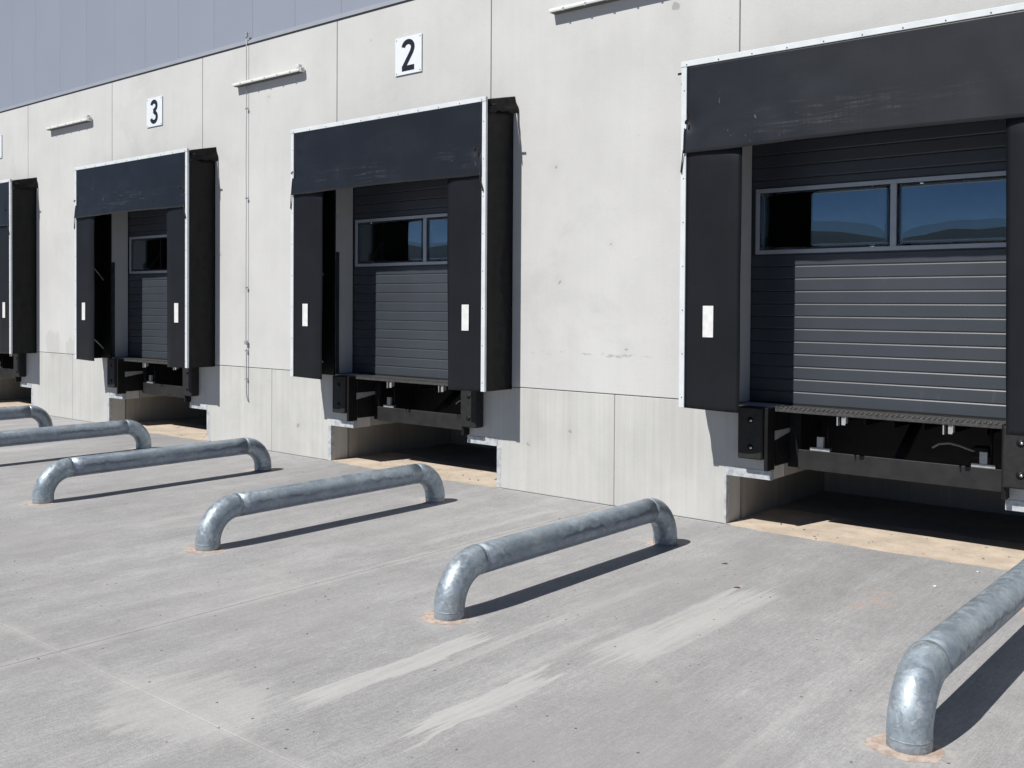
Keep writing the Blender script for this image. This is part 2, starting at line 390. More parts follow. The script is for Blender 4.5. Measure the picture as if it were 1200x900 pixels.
M['far_ground'] = simple('far_ground', (0.20, 0.20, 0.17), .95, 0, .2, .2, .03)

def glass():
    m, nt, b = new_mat('acrylic_pane'); g = G(nt)
    b.inputs['Base Color'].default_value = (0.94, 0.96, 1.0, 1)
    b.inputs['Roughness'].default_value = 0.0
    b.inputs['Transmission Weight'].default_value = 1.0
    b.inputs['IOR'].default_value = 1.75
    b.inputs['Specular Tint'].default_value = (0.68, 0.88, 1.0, 1)
    return m
M['glass'] = glass()

# ------------------------------------------------------------------ mesh helpers
CACHE = {}
def link(name, mesh, parent=None, mat=None):
    o = bpy.data.objects.new(name, mesh)
    col.objects.link(o)
    if mat and not mesh.materials: mesh.materials.append(M[mat])
    if parent: o.parent = parent
    return o
def bm_box(bm, x0, x1, y0, y1, z0, z1, bev=0.0):
    r = bmesh.ops.create_cube(bm, size=1.0)
    vs = r['verts']
    for v in vs:
        v.co = Vector(((x0 + x1) / 2 + v.co.x * (x1 - x0), (y0 + y1) / 2 + v.co.y * (y1 - y0), (z0 + z1) / 2 + v.co.z * (z1 - z0)))
    if bev:
        es = list({e for v in vs for e in v.link_edges})
        bmesh.ops.bevel(bm, geom=es, offset=bev, segments=1, affect='EDGES')
def finish(bm, name, key=None, smooth=False):
    bmesh.ops.recalc_face_normals(bm, faces=bm.faces)
    me = bpy.data.meshes.new(name)
    bm.to_mesh(me); bm.free()
    if smooth:
        for p in me.polygons: p.use_smooth = True
    if key: CACHE[key] = me
    return me
def box(name, x0, x1, y0, y1, z0, z1, mat, parent=None, bev=0.0, key=None):
    if key and key in CACHE: return link(name, CACHE[key], parent)
    bm = bmesh.new(); bm_box(bm, x0, x1, y0, y1, z0, z1, bev)
    return link(name, finish(bm, name, key), parent, mat)
def boxes(name, lst, mat, parent=None, bev=0.0, key=None):
    if key and key in CACHE: return link(name, CACHE[key], parent)
    bm = bmesh.new()
    for q in lst: bm_box(bm, *q, bev)
    return link(name, finish(bm, name, key), parent, mat)
def prism_xz(name, pts, y0, y1, mat, parent=None, bev=0.0, key=None):
    """polygon in x,z extruded along y"""
    if key and key in CACHE: return link(name, CACHE[key], parent)
    bm = bmesh.new()
    a = [bm.verts.new((x, y0, z)) for x, z in pts]
    f = bm.faces.new(a)
    r = bmesh.ops.extrude_face_region(bm, geom=[f])
    for v in r['geom']:
        if isinstance(v, bmesh.types.BMVert): v.co.y = y1
    if bev: bmesh.ops.bevel(bm, geom=list(bm.edges), offset=bev, segments=1, affect='EDGES')
    return link(name, finish(bm, name, key), parent, mat)
def tube_mesh(bm, pts, rad, seg=24, caps=True):
    pts = [Vector(p) for p in pts]
    rings = []
    n0 = None
    for i, p in enumerate(pts):
        t = (pts[min(i + 1, len(pts) - 1)] - pts[max(i - 1, 0)]).normalized()
        if n0 is None:
            ref = Vector((1, 0, 0)) if abs(t.x) < .9 else Vector((0, 1, 0))
            n0 = (ref - t * ref.dot(t)).normalized()
        else:
            n0 = (n0 - t * n0.dot(t)).normalized()
        bn = t.cross(n0)
        r = rad[i] if isinstance(rad, (list, tuple)) else rad
        rings.append([bm.verts.new(p + (n0 * math.cos(a) + bn * math.sin(a)) * r) for a in [2 * math.pi * k / seg for k in range(seg)]])
    for a, b in zip(rings, rings[1:]):
        for k in range(seg):
            bm.faces.new((a[k], a[(k + 1) % seg], b[(k + 1) % seg], b[k]))
    if caps:
        bm.faces.new(list(reversed(rings[0]))); bm.faces.new(rings[-1])
def tube(name, pts, rad, mat, parent=None, seg=24, key=None, caps=True):
    if key and key in CACHE: return link(name, CACHE[key], parent)
    bm = bmesh.new(); tube_mesh(bm, pts, rad, seg, caps)
    me = finish(bm, name, key, True)
    return link(name, me, parent, mat)
def grid(name, nx, nz, fn, mat, parent=None, thick=0.0, key=None, smooth=True):
    """sheet: fn(s,t)->xyz with s across, t down"""
    if key and key in CACHE: return link(name, CACHE[key], parent)
    bm = bmesh.new()
    V = [[bm.verts.new(fn(i / nx, j / nz)) for i in range(nx + 1)] for j in range(nz + 1)]
    for j in range(nz):
        for i in range(nx):
            bm.faces.new((V[j][i], V[j][i + 1], V[j + 1][i + 1], V[j + 1][i]))
    bmesh.ops.recalc_face_normals(bm, faces=bm.faces)
    if thick: bmesh.ops.solidify(bm, geom=list(bm.faces), thickness=thick)
    me = finish(bm, name, key, smooth)
    return link(name, me, parent, mat)
def tag(o, label=None, cat=None, group=None, kind=None):
    if label: o['label'] = label
    if cat: o['category'] = cat
    if group: o['group'] = group
    if kind: o['kind'] = kind
    return o
def empty(name, loc):
    o = bpy.data.objects.new(name, None); col.objects.link(o); o.location = loc; o.empty_display_size = .2
    return o
def nz(x, y=0.0, z=0.0): return noise.noise(Vector((x, y, z)))

# ------------------------------------------------------------------ layout numbers (metres)
X0 = -4.935                       # outer edge of the shelter of dock 1
PITCH = 6.0
DOCKS = [0, 1, 2, 3]
W = 3.5; D = 0.482; ZT = 4.489; ZB = 1.17
OP0, OP1 = 0.356, 3.137           # door opening
RC0, RC1, RCZ = 0.256, 3.269, 0.489   # wide low recess under the leveller
LV0, LV1 = 0.728, 2.800           # leveller pit
JT = -1.075                       # plinth joint
def dx(k): return X0 - PITCH * k

# ------------------------------------------------------------------ ground
gnd_bm = bmesh.new()
bmesh.ops.create_grid(gnd_bm, x_segments=2, y_segments=2, size=2500)
gm = finish(gnd_bm, 'ground')
ground = link('ground', gm, None, 'far_ground'); ground.location = (0, 0, -0.06)
tag(ground, 'open ground of the yard and the land beyond', 'ground', kind='structure')
yardo = empty('yard', (0, 0, 0))
tag(yardo, 'broom finished grey concrete yard laid in square slabs', 'yard', kind='structure')
bm = bmesh.new(); bm_box(bm, -42.04, 17.96, -30.0, -0.004, -0.055, -0.016)
link('slab_bed', finish(bm, 'slab_bed'), yardo, 'sealant')
for i in range(-6, 4):
    for j in range(0, 5):
        x0 = -6.04 + 6 * i; y1 = -6.0 * j
        gap = 0.003
        box('concrete_slab', x0 + gap, x0 + 6 - gap, y1 - 6 + gap, y1 - gap - (0.004 if j == 0 else 0), -0.055, 0.0, 'yard', yardo, 0.003)

# hills behind the viewer, seen mirrored in the door panes
hb = bmesh.new()
N = 160
ringv = []
for i in range(N + 1):
    a = math.radians(-200 + 220 * i / N)
    prof = []
    for q, (r, hh) in enumerate([(520, -2), (640, .42), (800, .85), (980, 1.0), (1250, .6), (1500, -2)]):
        base = 62 + 26 * nz(a * 2.3, 1.7) + 16 * nz(a * 6.1, 4.2) + 4 * nz(a * 40, 2.2 + q)
        z = base * hh if hh > 0 else -3
        prof.append(hb.verts.new((r * math.cos(a), r * math.sin(a), z)))
    ringv.append(prof)
for a, b in zip(ringv, ringv[1:]):
    for q in range(5): hb.faces.new((a[q], b[q], b[q + 1], a[q + 1]))
hills = link('hills', finish(hb, 'hills', None, True), None, 'hill')
tag(hills, 'low wooded hills beyond the yard', 'hills', kind='structure')

# ------------------------------------------------------------------ building
bld = empty('warehouse', (0, 0, 0))
tag(bld, 'concrete panel warehouse with grey metal cladding above and a row of loading doors', 'building')
TH = 0.30; g2 = 0.006
for k in range(-1, 5):
    x = dx(k)
    # full-height panel between doors, lintel panel over the door
    box('wall_panel', x + OP1 - 6 + g2, x + OP0 - g2, 0, TH, 1.203, 5.996, 'panel', bld, 0.004)
    box('lintel_panel', x + OP0 + g2, x + OP1 - g2, 0, TH, 4.2, 5.996, 'panel', bld, 0.004)
    for xx in (x + OP0, x + OP1):
        box('joint_sealant', xx - g2, xx + g2, 0.012, TH - .01, 4.2, 5.996, 'sealant', bld)
    # plinth: L-shaped panels stepping over the low recess
    prism_xz('plinth_panel', [(x + JT + .004, 0), (x + RC0, 0), (x + RC0, RCZ), (x + LV0, RCZ), (x + LV0, 1.193), (x + JT + .004, 1.193)], 0, TH, 'plinth', bld, 0.004)
    xr = x + JT + 6 - .004
    prism_xz('plinth_panel', [(x + RC1, 0), (xr, 0), (xr, 1.193), (x + LV1, 1.193), (x + LV1, RCZ), (x + RC1, RCZ)], 0, TH, 'plinth', bld, 0.004)
    box('joint_sealant', x + JT - .004, x + JT + .004, 0.004, TH - .01, 0, 1.193, 'sealant', bld)
    box('bed_joint', x + OP1 - 6 + g2, x + OP0 - g2, 0.010, TH - .01, 1.193, 1.203, 'sealant', bld)
    # galvanised edge angles of the recess
    wv = .02 if k == 0 else .062
    box('edge_angle', x + RC0 - .004, x + LV0 + .004, -0.005, 0.06, RCZ - .004, RCZ + .084, 'edge', bld, 0.002)
    box('edge_angle', x + LV1 - .004, x + RC1 + .004, -0.005, 0.06, RCZ - .004, RCZ + .084, 'edge', bld, 0.002)
    box('edge_angle', x + RC0 - wv, x + RC0 + .003, -0.004, 0.06, 0.0, RCZ - .006, 'edge', bld, 0.002)
    box('edge_angle', x + RC1 - .003, x + RC1 + .062, -0.004, 0.06, 0.0, RCZ - .006, 'edge', bld, 0.002)
    # pit behind the wall
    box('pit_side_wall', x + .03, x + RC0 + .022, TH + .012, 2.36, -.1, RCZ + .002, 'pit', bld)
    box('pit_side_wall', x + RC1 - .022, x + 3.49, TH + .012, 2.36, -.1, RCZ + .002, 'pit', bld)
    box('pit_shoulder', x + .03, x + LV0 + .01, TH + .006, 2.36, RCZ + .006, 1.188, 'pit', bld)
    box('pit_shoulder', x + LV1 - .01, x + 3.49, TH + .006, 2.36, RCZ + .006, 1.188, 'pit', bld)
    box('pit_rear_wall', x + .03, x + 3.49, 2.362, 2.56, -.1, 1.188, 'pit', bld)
    # corner guards on the door reveal
    box('corner_guard', x + OP0 - .005, x + OP0 + .003, -.004, .05, 1.205, 2.86, 'guard_steel', bld)
    box('corner_guard', x + OP1 - .003, x + OP1 + .005, -.004, .05, 1.205, 2.86, 'guard_steel', bld)

# cladding
cx = -10.52
for i in range(-24, 20):
    xa = cx + i * 1.0
    box('cladding_panel', xa + .0012, xa + .9988, 0.020, 0.10, 6.070, 9.0, 'clad', bld, 0.0035)
box('cladding_backing', -35.5, 9.6, 0.104, 0.14, 6.0, 9.0, 'sealant', bld)
bm = bmesh.new()
fl = [(0.017, 6.086), (0.016, 6.070), (-0.012, 6.064), (-0.020, 6.012), (-0.014, 6.012), (-0.007, 6.060), (0.0185, 6.066), (0.0185, 6.086)]
va = [bm.verts.new((-35.5, y, z)) for y, z in fl]; vb = [bm.verts.new((9.6, y, z)) for y, z in fl]
for i in range(len(fl)):
    j = (i + 1) % len(fl); bm.faces.new((va[i], va[j], vb[j], vb[i]))
link('flashing', finish(bm, 'flashing'), bld, 'flash')
box('closure_strip', -35.5, 9.6, 0.004, 0.10, 5.998, 6.05, 'sealant', bld)
# hall behind the wall
box('roof', -36, 10, 0.11, 22, 9.0, 9.2, 'hall', bld)
box('rear_wall', -36, 10, 21.8, 22.0, 0, 9.0, 'hall', bld)
box('end_wall', -36.2, -36, 0.0, 22, 0, 9.0, 'hall', bld)
box('end_wall', 10, 10.2, 0.0, 22, 0, 9.0, 'hall', bld)
box('hall_floor', -36, 10, 2.57, 21.8, 0.9, 1.186, 'hall', bld)

# doors (parts of the building): leaf > slat, window_frame, window_pane
YD = 0.31
def slat_mesh(x0, x1, z0, z1, key):
    if key in CACHE: return CACHE[key]
    bm = bmesh.new()
    pr = [(0.012, z0 + .001), (0.004, z0 + .003), (0.0, z0 + .010), (0.0, z1 - .012), (0.006, z1 - .003), (0.012, z1 - .001)]
    a = [bm.verts.new((x0, YD + y, z)) for y, z in pr]; b = [bm.verts.new((x1, YD + y, z)) for y, z in pr]
    for i in range(len(pr) - 1): bm.faces.new((a[i], a[i + 1], b[i + 1], b[i]))
    bm.faces.new((a[-1], a[0], b[0], b[-1])); bm.faces.new(a); bm.faces.new(list(reversed(b)))
    return finish(bm, 'door_slat', key)
def pane_mesh(x0, x1, z0, z1, yb, bow, tilt, key):
    if key in CACHE: return CACHE[key]
    bm = bmesh.new(); nx_, nz_ = 22, 12
    def P(i, j, dy):
        s = 2 * i / nx_ - 1; t = 2 * j / nz_ - 1
        return (x0 + (x1 - x0) * i / nx_, yb + dy - bow * (1 - s * s) * (1 - t * t) - tilt * t * (1 - s * s), z0 + (z1 - z0) * j / nz_)
    for dy in (0.0, 0.003):
        V = [[bm.verts.new(P(i, j, dy)) for i in range(nx_ + 1)] for j in range(nz_ + 1)]
        for j in range(nz_):
            for i in range(nx_):
                q = (V[j][i], V[j][i + 1], V[j + 1][i + 1], V[j + 1][i])
                bm.faces.new(q if dy == 0 else tuple(reversed(q)))
        if dy == 0: V0 = V
    rim = lambda V: [V[0][i] for i in range(nx_ + 1)] + [V[j][nx_] for j in range(1, nz_ + 1)] + [V[nz_][i] for i in range(nx_ - 1, -1, -1)] + [V[j][0] for j in range(nz_ - 1, 0, -1)]
    A, B = rim(V0), rim(V)
    for i in range(len(A)):
        j = (i + 1) % len(A); bm.faces.new((A[j], A[i], B[i], B[j]))
    return finish(bm, 'window_pane', key, True)
DX0, DX1 = OP0 - .06, OP1 + .06
WF = (0.395, 3.098, 2.668, 3.314); MUL = (1.722, 1.780)
for k in DOCKS:
    e = None
    x = dx(k)
    if 'leaf' not in CACHE:
        bm = bmesh.new()
        bm_box(bm, DX0, DX1, YD + .010, YD + .05, 1.196, WF[2] + .004)
        bm_box(bm, DX0, DX1, YD + .010, YD + .05, WF[3] - .004, 4.35)
        bm_box(bm, DX0, WF[0] + .004, YD + .010, YD + .05, WF[2] + .004, WF[3] - .004)
        bm_box(bm, WF[1] - .004, DX1, YD + .010, YD + .05, WF[2] + .004, WF[3] - .004)
        finish(bm, 'sectional_door', 'leaf')
    d = link('sectional_door', CACHE['leaf'], bld, 'door'); d.location = (x, 0, 0)
    p = .12245
    for i in range(11):
        me = slat_mesh(DX0, DX1, 1.2 + p * i, 1.2 + p * (i + 1), 'slat%d' % i); link('door_slat', me, d, 'door')
    for i, (za, zb) in enumerate([(2.548, 2.660), (3.322, 3.40)] + [(3.40 + p * i, 3.40 + p * (i + 1)) for i in range(7)]):
        me = slat_mesh(DX0, DX1, za, zb, 'uslat%d' % i); link('door_slat', me, d, 'door')
    b = .039
    boxes('window_frame', [(WF[0], WF[1], YD - .014, YD + .03, WF[3] - b, WF[3]), (WF[0], WF[1], YD - .014, YD + .03, WF[2], WF[2] + b),
                           (WF[0], WF[0] + b, YD - .0135, YD + .03, WF[2] + b, WF[3] - b), (WF[1] - b, WF[1], YD - .0135, YD + .03, WF[2] + b, WF[3] - b),
                           (MUL[0], MUL[1], YD - .0135, YD + .03, WF[2] + b, WF[3] - b)], 'window_frame', d, 0.003, 'wframe')
    for s, (xa, xb) in enumerate([(WF[0] + b - .004, MUL[0] + .004), (MUL[1] - .004, WF[1] - b + .004)]):
        for q, (yb, bow, tl) in enumerate([(YD + .006, .0012, 0.0), (YD + .024, [.0055, .0048][s], [.0016, 0.0][s])]):
            me = pane_mesh(xa, xb, WF[2] + b - .003, WF[3] - b + .003, yb, bow, tl, 'pane%d%d' % (s, q)); link('window_pane', me, d, 'glass')
    box('bottom_seal', DX0, DX1, YD + .002, YD + .03, 1.189, 1.2005, 'rubber', d, 0.0, 'seal')

# sandy floor in the recess under each leveller
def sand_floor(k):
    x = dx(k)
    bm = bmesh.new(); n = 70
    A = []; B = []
    box('recess_floor', x + RC0 + .02, x + RC1 - .02, .05, 2.362, -.03, .0015, 'pit', bld)  # darker floor tone behind the sand stands in for deep shade there
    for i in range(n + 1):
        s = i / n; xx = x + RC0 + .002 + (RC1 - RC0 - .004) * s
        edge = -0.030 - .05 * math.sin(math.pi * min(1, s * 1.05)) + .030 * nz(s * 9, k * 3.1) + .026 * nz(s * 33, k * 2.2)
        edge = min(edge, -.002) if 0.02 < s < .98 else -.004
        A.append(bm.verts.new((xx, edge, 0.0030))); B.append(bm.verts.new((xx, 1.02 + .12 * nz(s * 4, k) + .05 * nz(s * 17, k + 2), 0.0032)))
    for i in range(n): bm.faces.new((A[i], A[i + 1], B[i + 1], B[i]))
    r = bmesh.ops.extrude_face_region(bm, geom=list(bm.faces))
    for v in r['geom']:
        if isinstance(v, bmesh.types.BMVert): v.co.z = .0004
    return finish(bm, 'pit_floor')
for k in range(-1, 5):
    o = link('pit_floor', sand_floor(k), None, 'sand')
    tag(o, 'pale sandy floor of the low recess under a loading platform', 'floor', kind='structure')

# ------------------------------------------------------------------ dock shelters
NUM = {0: '1', 1: '2', 2: '3', 3: '4'}
SH_LABEL = {0: 'black dock shelter with badly scuffed curtain and two wide blue window panes inside',
            1: 'black dock shelter with white edge strips under the wall sign numbered two',
            2: 'black dock shelter with white edge strips under the wall sign numbered three',
            3: 'black dock shelter at the end of the row, beyond the one under sign three'}
def hook(name, x, z, parent):
    return tube(name, [(x, -D - .035, z + .012), (x, -D - .052, z + .004), (x, -D - .058, z - .012), (x, -D - .045, z - .02)], .009, 'black_steel', parent, 8)
for k in DOCKS:
    sh = empty('dock_shelter', (dx(k), 0, 0))
    tag(sh, SH_LABEL[k], 'dock shelter', 'dock shelters along the wall')
    sw = .058
    box('top_strip', -.004, W, -D - .018, -D + .02, ZT - .054, ZT, 'white_metal', sh, 0.003, 'tstrip')
    box('side_strip', 0, sw, -D - .014, -D + .02, ZB, ZT - .055, 'white_metal', sh, 0.003, 'sstripL')
    box('side_strip', W - sw, W, -D - .014, -D + .02, ZB, ZT - .055, 'white_metal', sh, 0.003, 'sstripR')
    # screws of the strips
    if 'screws' not in CACHE:
        bm = bmesh.new()
        for i in range(11):
            xx = .06 + i * .338
            tube_mesh(bm, [(xx, -D - .017, ZT - .036), (xx, -D - .0215, ZT - .036)], .0065, 8)
        for xx in (.034, W - .034):
            for i in range(8):
                zz = ZB + .10 + i * .42
                tube_mesh(bm, [(xx, -D - .013, zz), (xx, -D - .0165, zz)], .006, 8)
        finish(bm, 'strip_screws', 'screws')
    sc = link('strip_screws', CACHE['screws'], sh, 'screw'); sc['kind'] = 'stuff'
    # front frame behind the cloth
    boxes('front_frame', [(.035, W - .035, -D + .022, -D + .06, ZT - .075, ZT - .035), (.035, .07, -D + .022, -D + .06, ZB + .01, ZT - .076), (W - .07, W - .035, -D + .022, -D + .06, ZB + .01, ZT - .076)],
          'black_steel', sh, 0.0, 'fframe')
    boxes('rear_frame', [(.030, .055, -.034, -.002, ZB + .01, ZT), (W - .055, W - .030, -.034, -.002, ZB + .01, ZT), (.055, W - .055, -.034, -.002, ZT - .02, ZT + .04)], 'black_steel', sh, 0.0, 'rframe')
    for side in (0, 1):
        xa = .056 if side == 0 else OP1 + .010
        box('rear_board', xa, xa + (OP0 - .010 - .056 if side == 0 else W - .056 - OP1 - .010), -.030, -.0025, ZB + .01, ZT - .02, 'black_steel', sh, .002, 'rboard%d' % side)
    # top curtain
    def fc(s, t, k=k):
        z = ZT - .040 - t * (ZT - .040 - 3.612)
        xl, xr = sw + .004, W - sw - .004
        ov = max(0, min(1, (t - .60) / .06)); ov = ov * ov * (3 - 2 * ov)
        xl -= ov * .026
        xr += ov * (.006)
        x = xl + (xr - xl) * s
        y = -D - .009 - .018 * t * t - .008 * ov * math.exp(-s * 26)
        y -= .010 * math.sin(s * math.pi) * t
        y += t * (.010 * nz(x * 1.3 + k * 7.1, z * .8) + .006 * nz(x * 4 + k * 3.3, z * 2.2))
        for hx in (.085, W - .127):
            dd = ((x - hx) ** 2 + (z - 3.905) ** 2)
            y += .020 * math.exp(-dd / .006) + .006 * math.exp(-dd / .03)
        z += t * (.014 * (math.cos((s - .5) * 2 * math.pi) * .5 + .5) - .004) + .004 * t * nz(x * 3, k)
        return (x, y, z)
    grid('top_curtain', 96, 26, fc, 'curtain', sh, .004)
    # side flaps with white marks
    for side in (0, 1):
        def ff(s, t, side=side, k=k):
            z = 3.78 - t * (3.78 - 1.172)
            x = sw + .002 + s * (.628 - sw)
            curl = max(0, (s - .72) / .28)
            y = -D - .003 + .022 * curl * curl + .006 * nz(z * 1.1 + k * 5 + side * 9, s * 2) * (.3 + s)
            y += .030 * max(0, (.10 - t) / .10) * s
            x -= .010 * s * t + .006 * s * nz(z * .9 + side * 3, k * 2.0)
            z -= .012 * s * t
            if side: x = W - x + (.026 * s * t)
            return (x, y, z)
        fo = grid('side_flap', 14, 60, ff, 'flap', sh, .004)
        xa = .252 if side == 0 else 3.143
        def mk(s, t, xa=xa, side=side, ff=ff):
            x = xa + .110 * s
            ss = ((x - sw - .002) if side == 0 else (W - x - sw - .002)) / (.628 - sw)
            z = 2.152 - .297 * t
            q = ff(ss, (3.78 - z) / (3.78 - 1.172))
            return (x, q[1] - .008, z)
        grid('reflective_mark', 4, 6, mk, 'mark', fo, .002, None, False)
    # gathered canvas sides and roof
    for side in (0, 1):
        def fs(s, t, side=side, k=k):
            y = -D + .018 + s * (D - .022)
            top = ZT - .03 + .10 * s
            z = top - t * (top - ZB - .002)
            env = math.sin(math.pi * min(1, max(0, s))) ** 1.3
            ph = z * 34 + 2.2 * nz(z * 2.1, s * 2, k * 3.7) + 6 * max(0, (t - .55)) * s
            x = -.002 + (.0045 + .006 * abs(nz(z * 1.7, k))) * math.sin(ph) * env + .020 * nz(z * 3.3, s * 3 + 2 * t, k + side * 5) * env + .012 * nz(z * 8 + s * 5 * t, s * 4, k * 2 + side) * env * t
            x = max(-.016, min(x, .010))
            return ((.006 - x * .8) if side == 0 else (W - .006 + x), y, z)
        grid('side_canvas', 16, 150, fs, 'side', sh, .003)
    def frf(s, t, k=k):
        y = -D + .018 + t * (D - .022)
        z = ZT - .028 + .103 * t - .012 * math.sin(math.pi * t) * (1 + .5 * nz(s * 9, k)) * (1 if .03 < s < .97 else .2)
        return (.004 + s * (W - .008), y, z)
    grid('roof_canvas', 60, 6, frf, 'side', sh, .003)
    # loose corner of the roof canvas hanging over each side
    for side in (0, 1):
        def fo_(s, t, side=side, k=k):
            y = -D + .03 + s * (D - .030)
            top = ZT - .024 + .10 * s
            drop = (.155 + .09 * s + .03 * nz(s * 5, k * 3.3 + side) + (.05 if s < .25 else 0) * (1 - s * 4)) * (.9 + .2 * nz(k * 1.7, side))
            z = top - t * drop
            out = .010 + t * (.016 + .055 * s * s) + .008 * nz(s * 6, t * 3, k + side) + .008 * math.sin(t * 7 + s * 3)
            return ((-out) if side == 0 else (W + out), y, z)
        grid('canvas_corner', 16, 10, fo_, 'side', sh, .003)
        sx = -1 if side == 0 else 1
        xe = 0 if side == 0 else W
        tube('frame_stub', [(xe - sx * .05, -D + .075, ZT - .085), (xe + sx * (.085 if k != 1 or side else .03), -D + .072, ZT - .09)], .011, 'black_steel', sh, 8)
    # spring arms inside
    for xe in (.09, W - .09):
        tube('spring_arm', [(xe, -D + .05, 3.05), (xe + (.03 if xe < 1 else -.03), -.03, 2.55)], .012, 'zinc', sh, 8, 'arm%.2f' % xe)
        tube('spring_arm', [(xe, -D + .05, 1.75), (xe + (.03 if xe < 1 else -.03), -.03, 1.35)], .012, 'zinc', sh, 8, 'armb%.2f' % xe)
    # hooks and cords that hold the curtain
    for xh, sg in ((.075, -1), (W - .127, 1)):
        hook('curtain_hook', xh, 3.905, sh)
        xs = .026 if sg < 0 else W - .066
        tube('bungee_cord', [(xs + (.012 if sg < 0 else 0), -D - .034, 3.64), (xs, -D - .030, 3.55), (xs + (-.012 if sg < 0 else .03), -D - .022, 3.46), (xs + (-.014 if sg < 0 else .034), -D - .022, 3.43)],
             [.005, .0055, .008, .010], 'rubber', sh, 8)

# ------------------------------------------------------------------ dock levellers
LVL = {0: 'black steel dock leveller below the doorway showing two wide window panes',
       1: 'black steel dock leveller below the shelter under sign two',
       2: 'black steel dock leveller below the shelter under sign three',
       3: 'black steel dock leveller below the shelter beyond the one under sign three'}
for k in DOCKS:
    lv = empty('dock_leveller', (dx(k), 0, 0))
    tag(lv, LVL[k], 'dock leveller', 'dock levellers in the wall')
    dk = box('deck', LV0 + .035, LV1 - .035, .034, 2.34, 1.165, 1.187, 'tread', lv, 0.002, 'deck')
    # hinge edge: row of knuckles and the lip plate
    box('lip', LV0 + .035, LV1 - .035, -.004, .030, 1.148, 1.190, 'tread', lv, 0.004, 'lip')
    if 'knuck' not in CACHE:
        bm = bmesh.new()
        n = 44; step = (LV1 - LV0 - .09) / n
        for i in range(n):
            xx = LV0 + .045 + i * step
            bm_box(bm, xx, xx + step * .55, -.010, .024, 1.184, 1.200, .003)
        finish(bm, 'hinge_knuckles', 'knuck')
    q = link('hinge_knuckles', CACHE['knuck'], lv, 'tread'); q['kind'] = 'stuff'
    boxes('deck_rib', [(LV0 + .15 + i * .27, LV0 + .16 + i * .27, .55, 2.3, 1.02, 1.163) for i in range(7)], 'black_steel', lv, 0, 'rib')
    for side in (0, 1):
        xa = LV0 - .026 if side == 0 else LV1 - .012
        box('side_post', xa, xa + .038, -.105, .05, .585, 1.186, 'black_steel', lv, 0.003, 'post%d' % side)
        xb = LV0 + .012 if side == 0 else LV1 - .022
        box('side_plate', xb, xb + .010, .052, 2.2, .62, 1.163, 'black_steel', lv, 0, 'splate%d' % side)
        xt = LV0 + .024 if side == 0 else LV1 - .030
        prism_name = 'toe_guard'
        if 'toe%d' % side not in CACHE:
            bm = bmesh.new()
            pts = [(.02, .962), (.36, .962), (.36, .925), (.02, .872)]
            a = [bm.verts.new((xt, y, z)) for y, z in pts]; f_ = bm.faces.new(a)
            r = bmesh.ops.extrude_face_region(bm, geom=[f_])
            for v in r['geom']:
                if isinstance(v, bmesh.types.BMVert): v.co.x += .005
            finish(bm, 'toe_guard', 'toe%d' % side)
        link(prism_name, CACHE['toe%d' % side], lv, 'zinc')
    box('front_beam', .87, 2.70, .29, .35, .578, .768, 'beam_steel', lv, 0.004, 'beam')
    for side in (0, 1):
        xg = LV0 + .012 if side == 0 else 2.70
        box('sun_baffle', xg, xg + .13 if side == 0 else LV1 - .012, .352, .362, .58, 1.163, 'black_steel', lv, 0, 'baffle%d' % side)  # black plates added to keep a wedge of sun off the sand
    box('rear_beam', LV0 + .03, LV1 - .03, 1.1, 1.15, .60, 1.16, 'black_steel', lv, 0, 'rbeam')  # black beam made taller to darken the lit pit behind it
    for xc in (1.085, 2.545):
        boxes('lip_keeper', [(xc - .098, xc + .098, .292, .34, .7685, .800), (xc - .032, xc + .032, .296, .332, .800, .905)], 'zinc', lv, 0.002, 'keeper%.2f' % xc)
        tube('keeper_rod', [(xc + .05, .36, .77), (xc + .05, .36, 1.10)], .012, 'black_steel', lv, 8, 'krod%.2f' % xc)
    for xc in (1.395, 2.325):
        boxes('lip_lug', [(xc - .032, xc - .022, .005, .06, 1.062, 1.147), (xc + .010, xc + .045, .012, .022, 1.070, 1.147), (xc + .045, xc + .053, .005, .06, 1.085, 1.147)], 'zinc', lv, 0.001, 'lug%.2f' % xc)
    tube('cylinder', [(1.75, .5, .70), (1.75, 1.05, 1.05)], .05, 'black_steel', lv, 14, 'cyl')
    tube('hose', [(2.02, .62, .86), (2.08, .62, .90), (2.17, .62, .915), (2.26, .62, .90), (2.36, .64, .865), (2.45, .68, .85)], .011, 'hose', lv, 10, 'hose')
    box('motor_box', 2.36, 2.5, .64, .78, .80, .90, 'black_steel', lv, 0.01, 'motor')

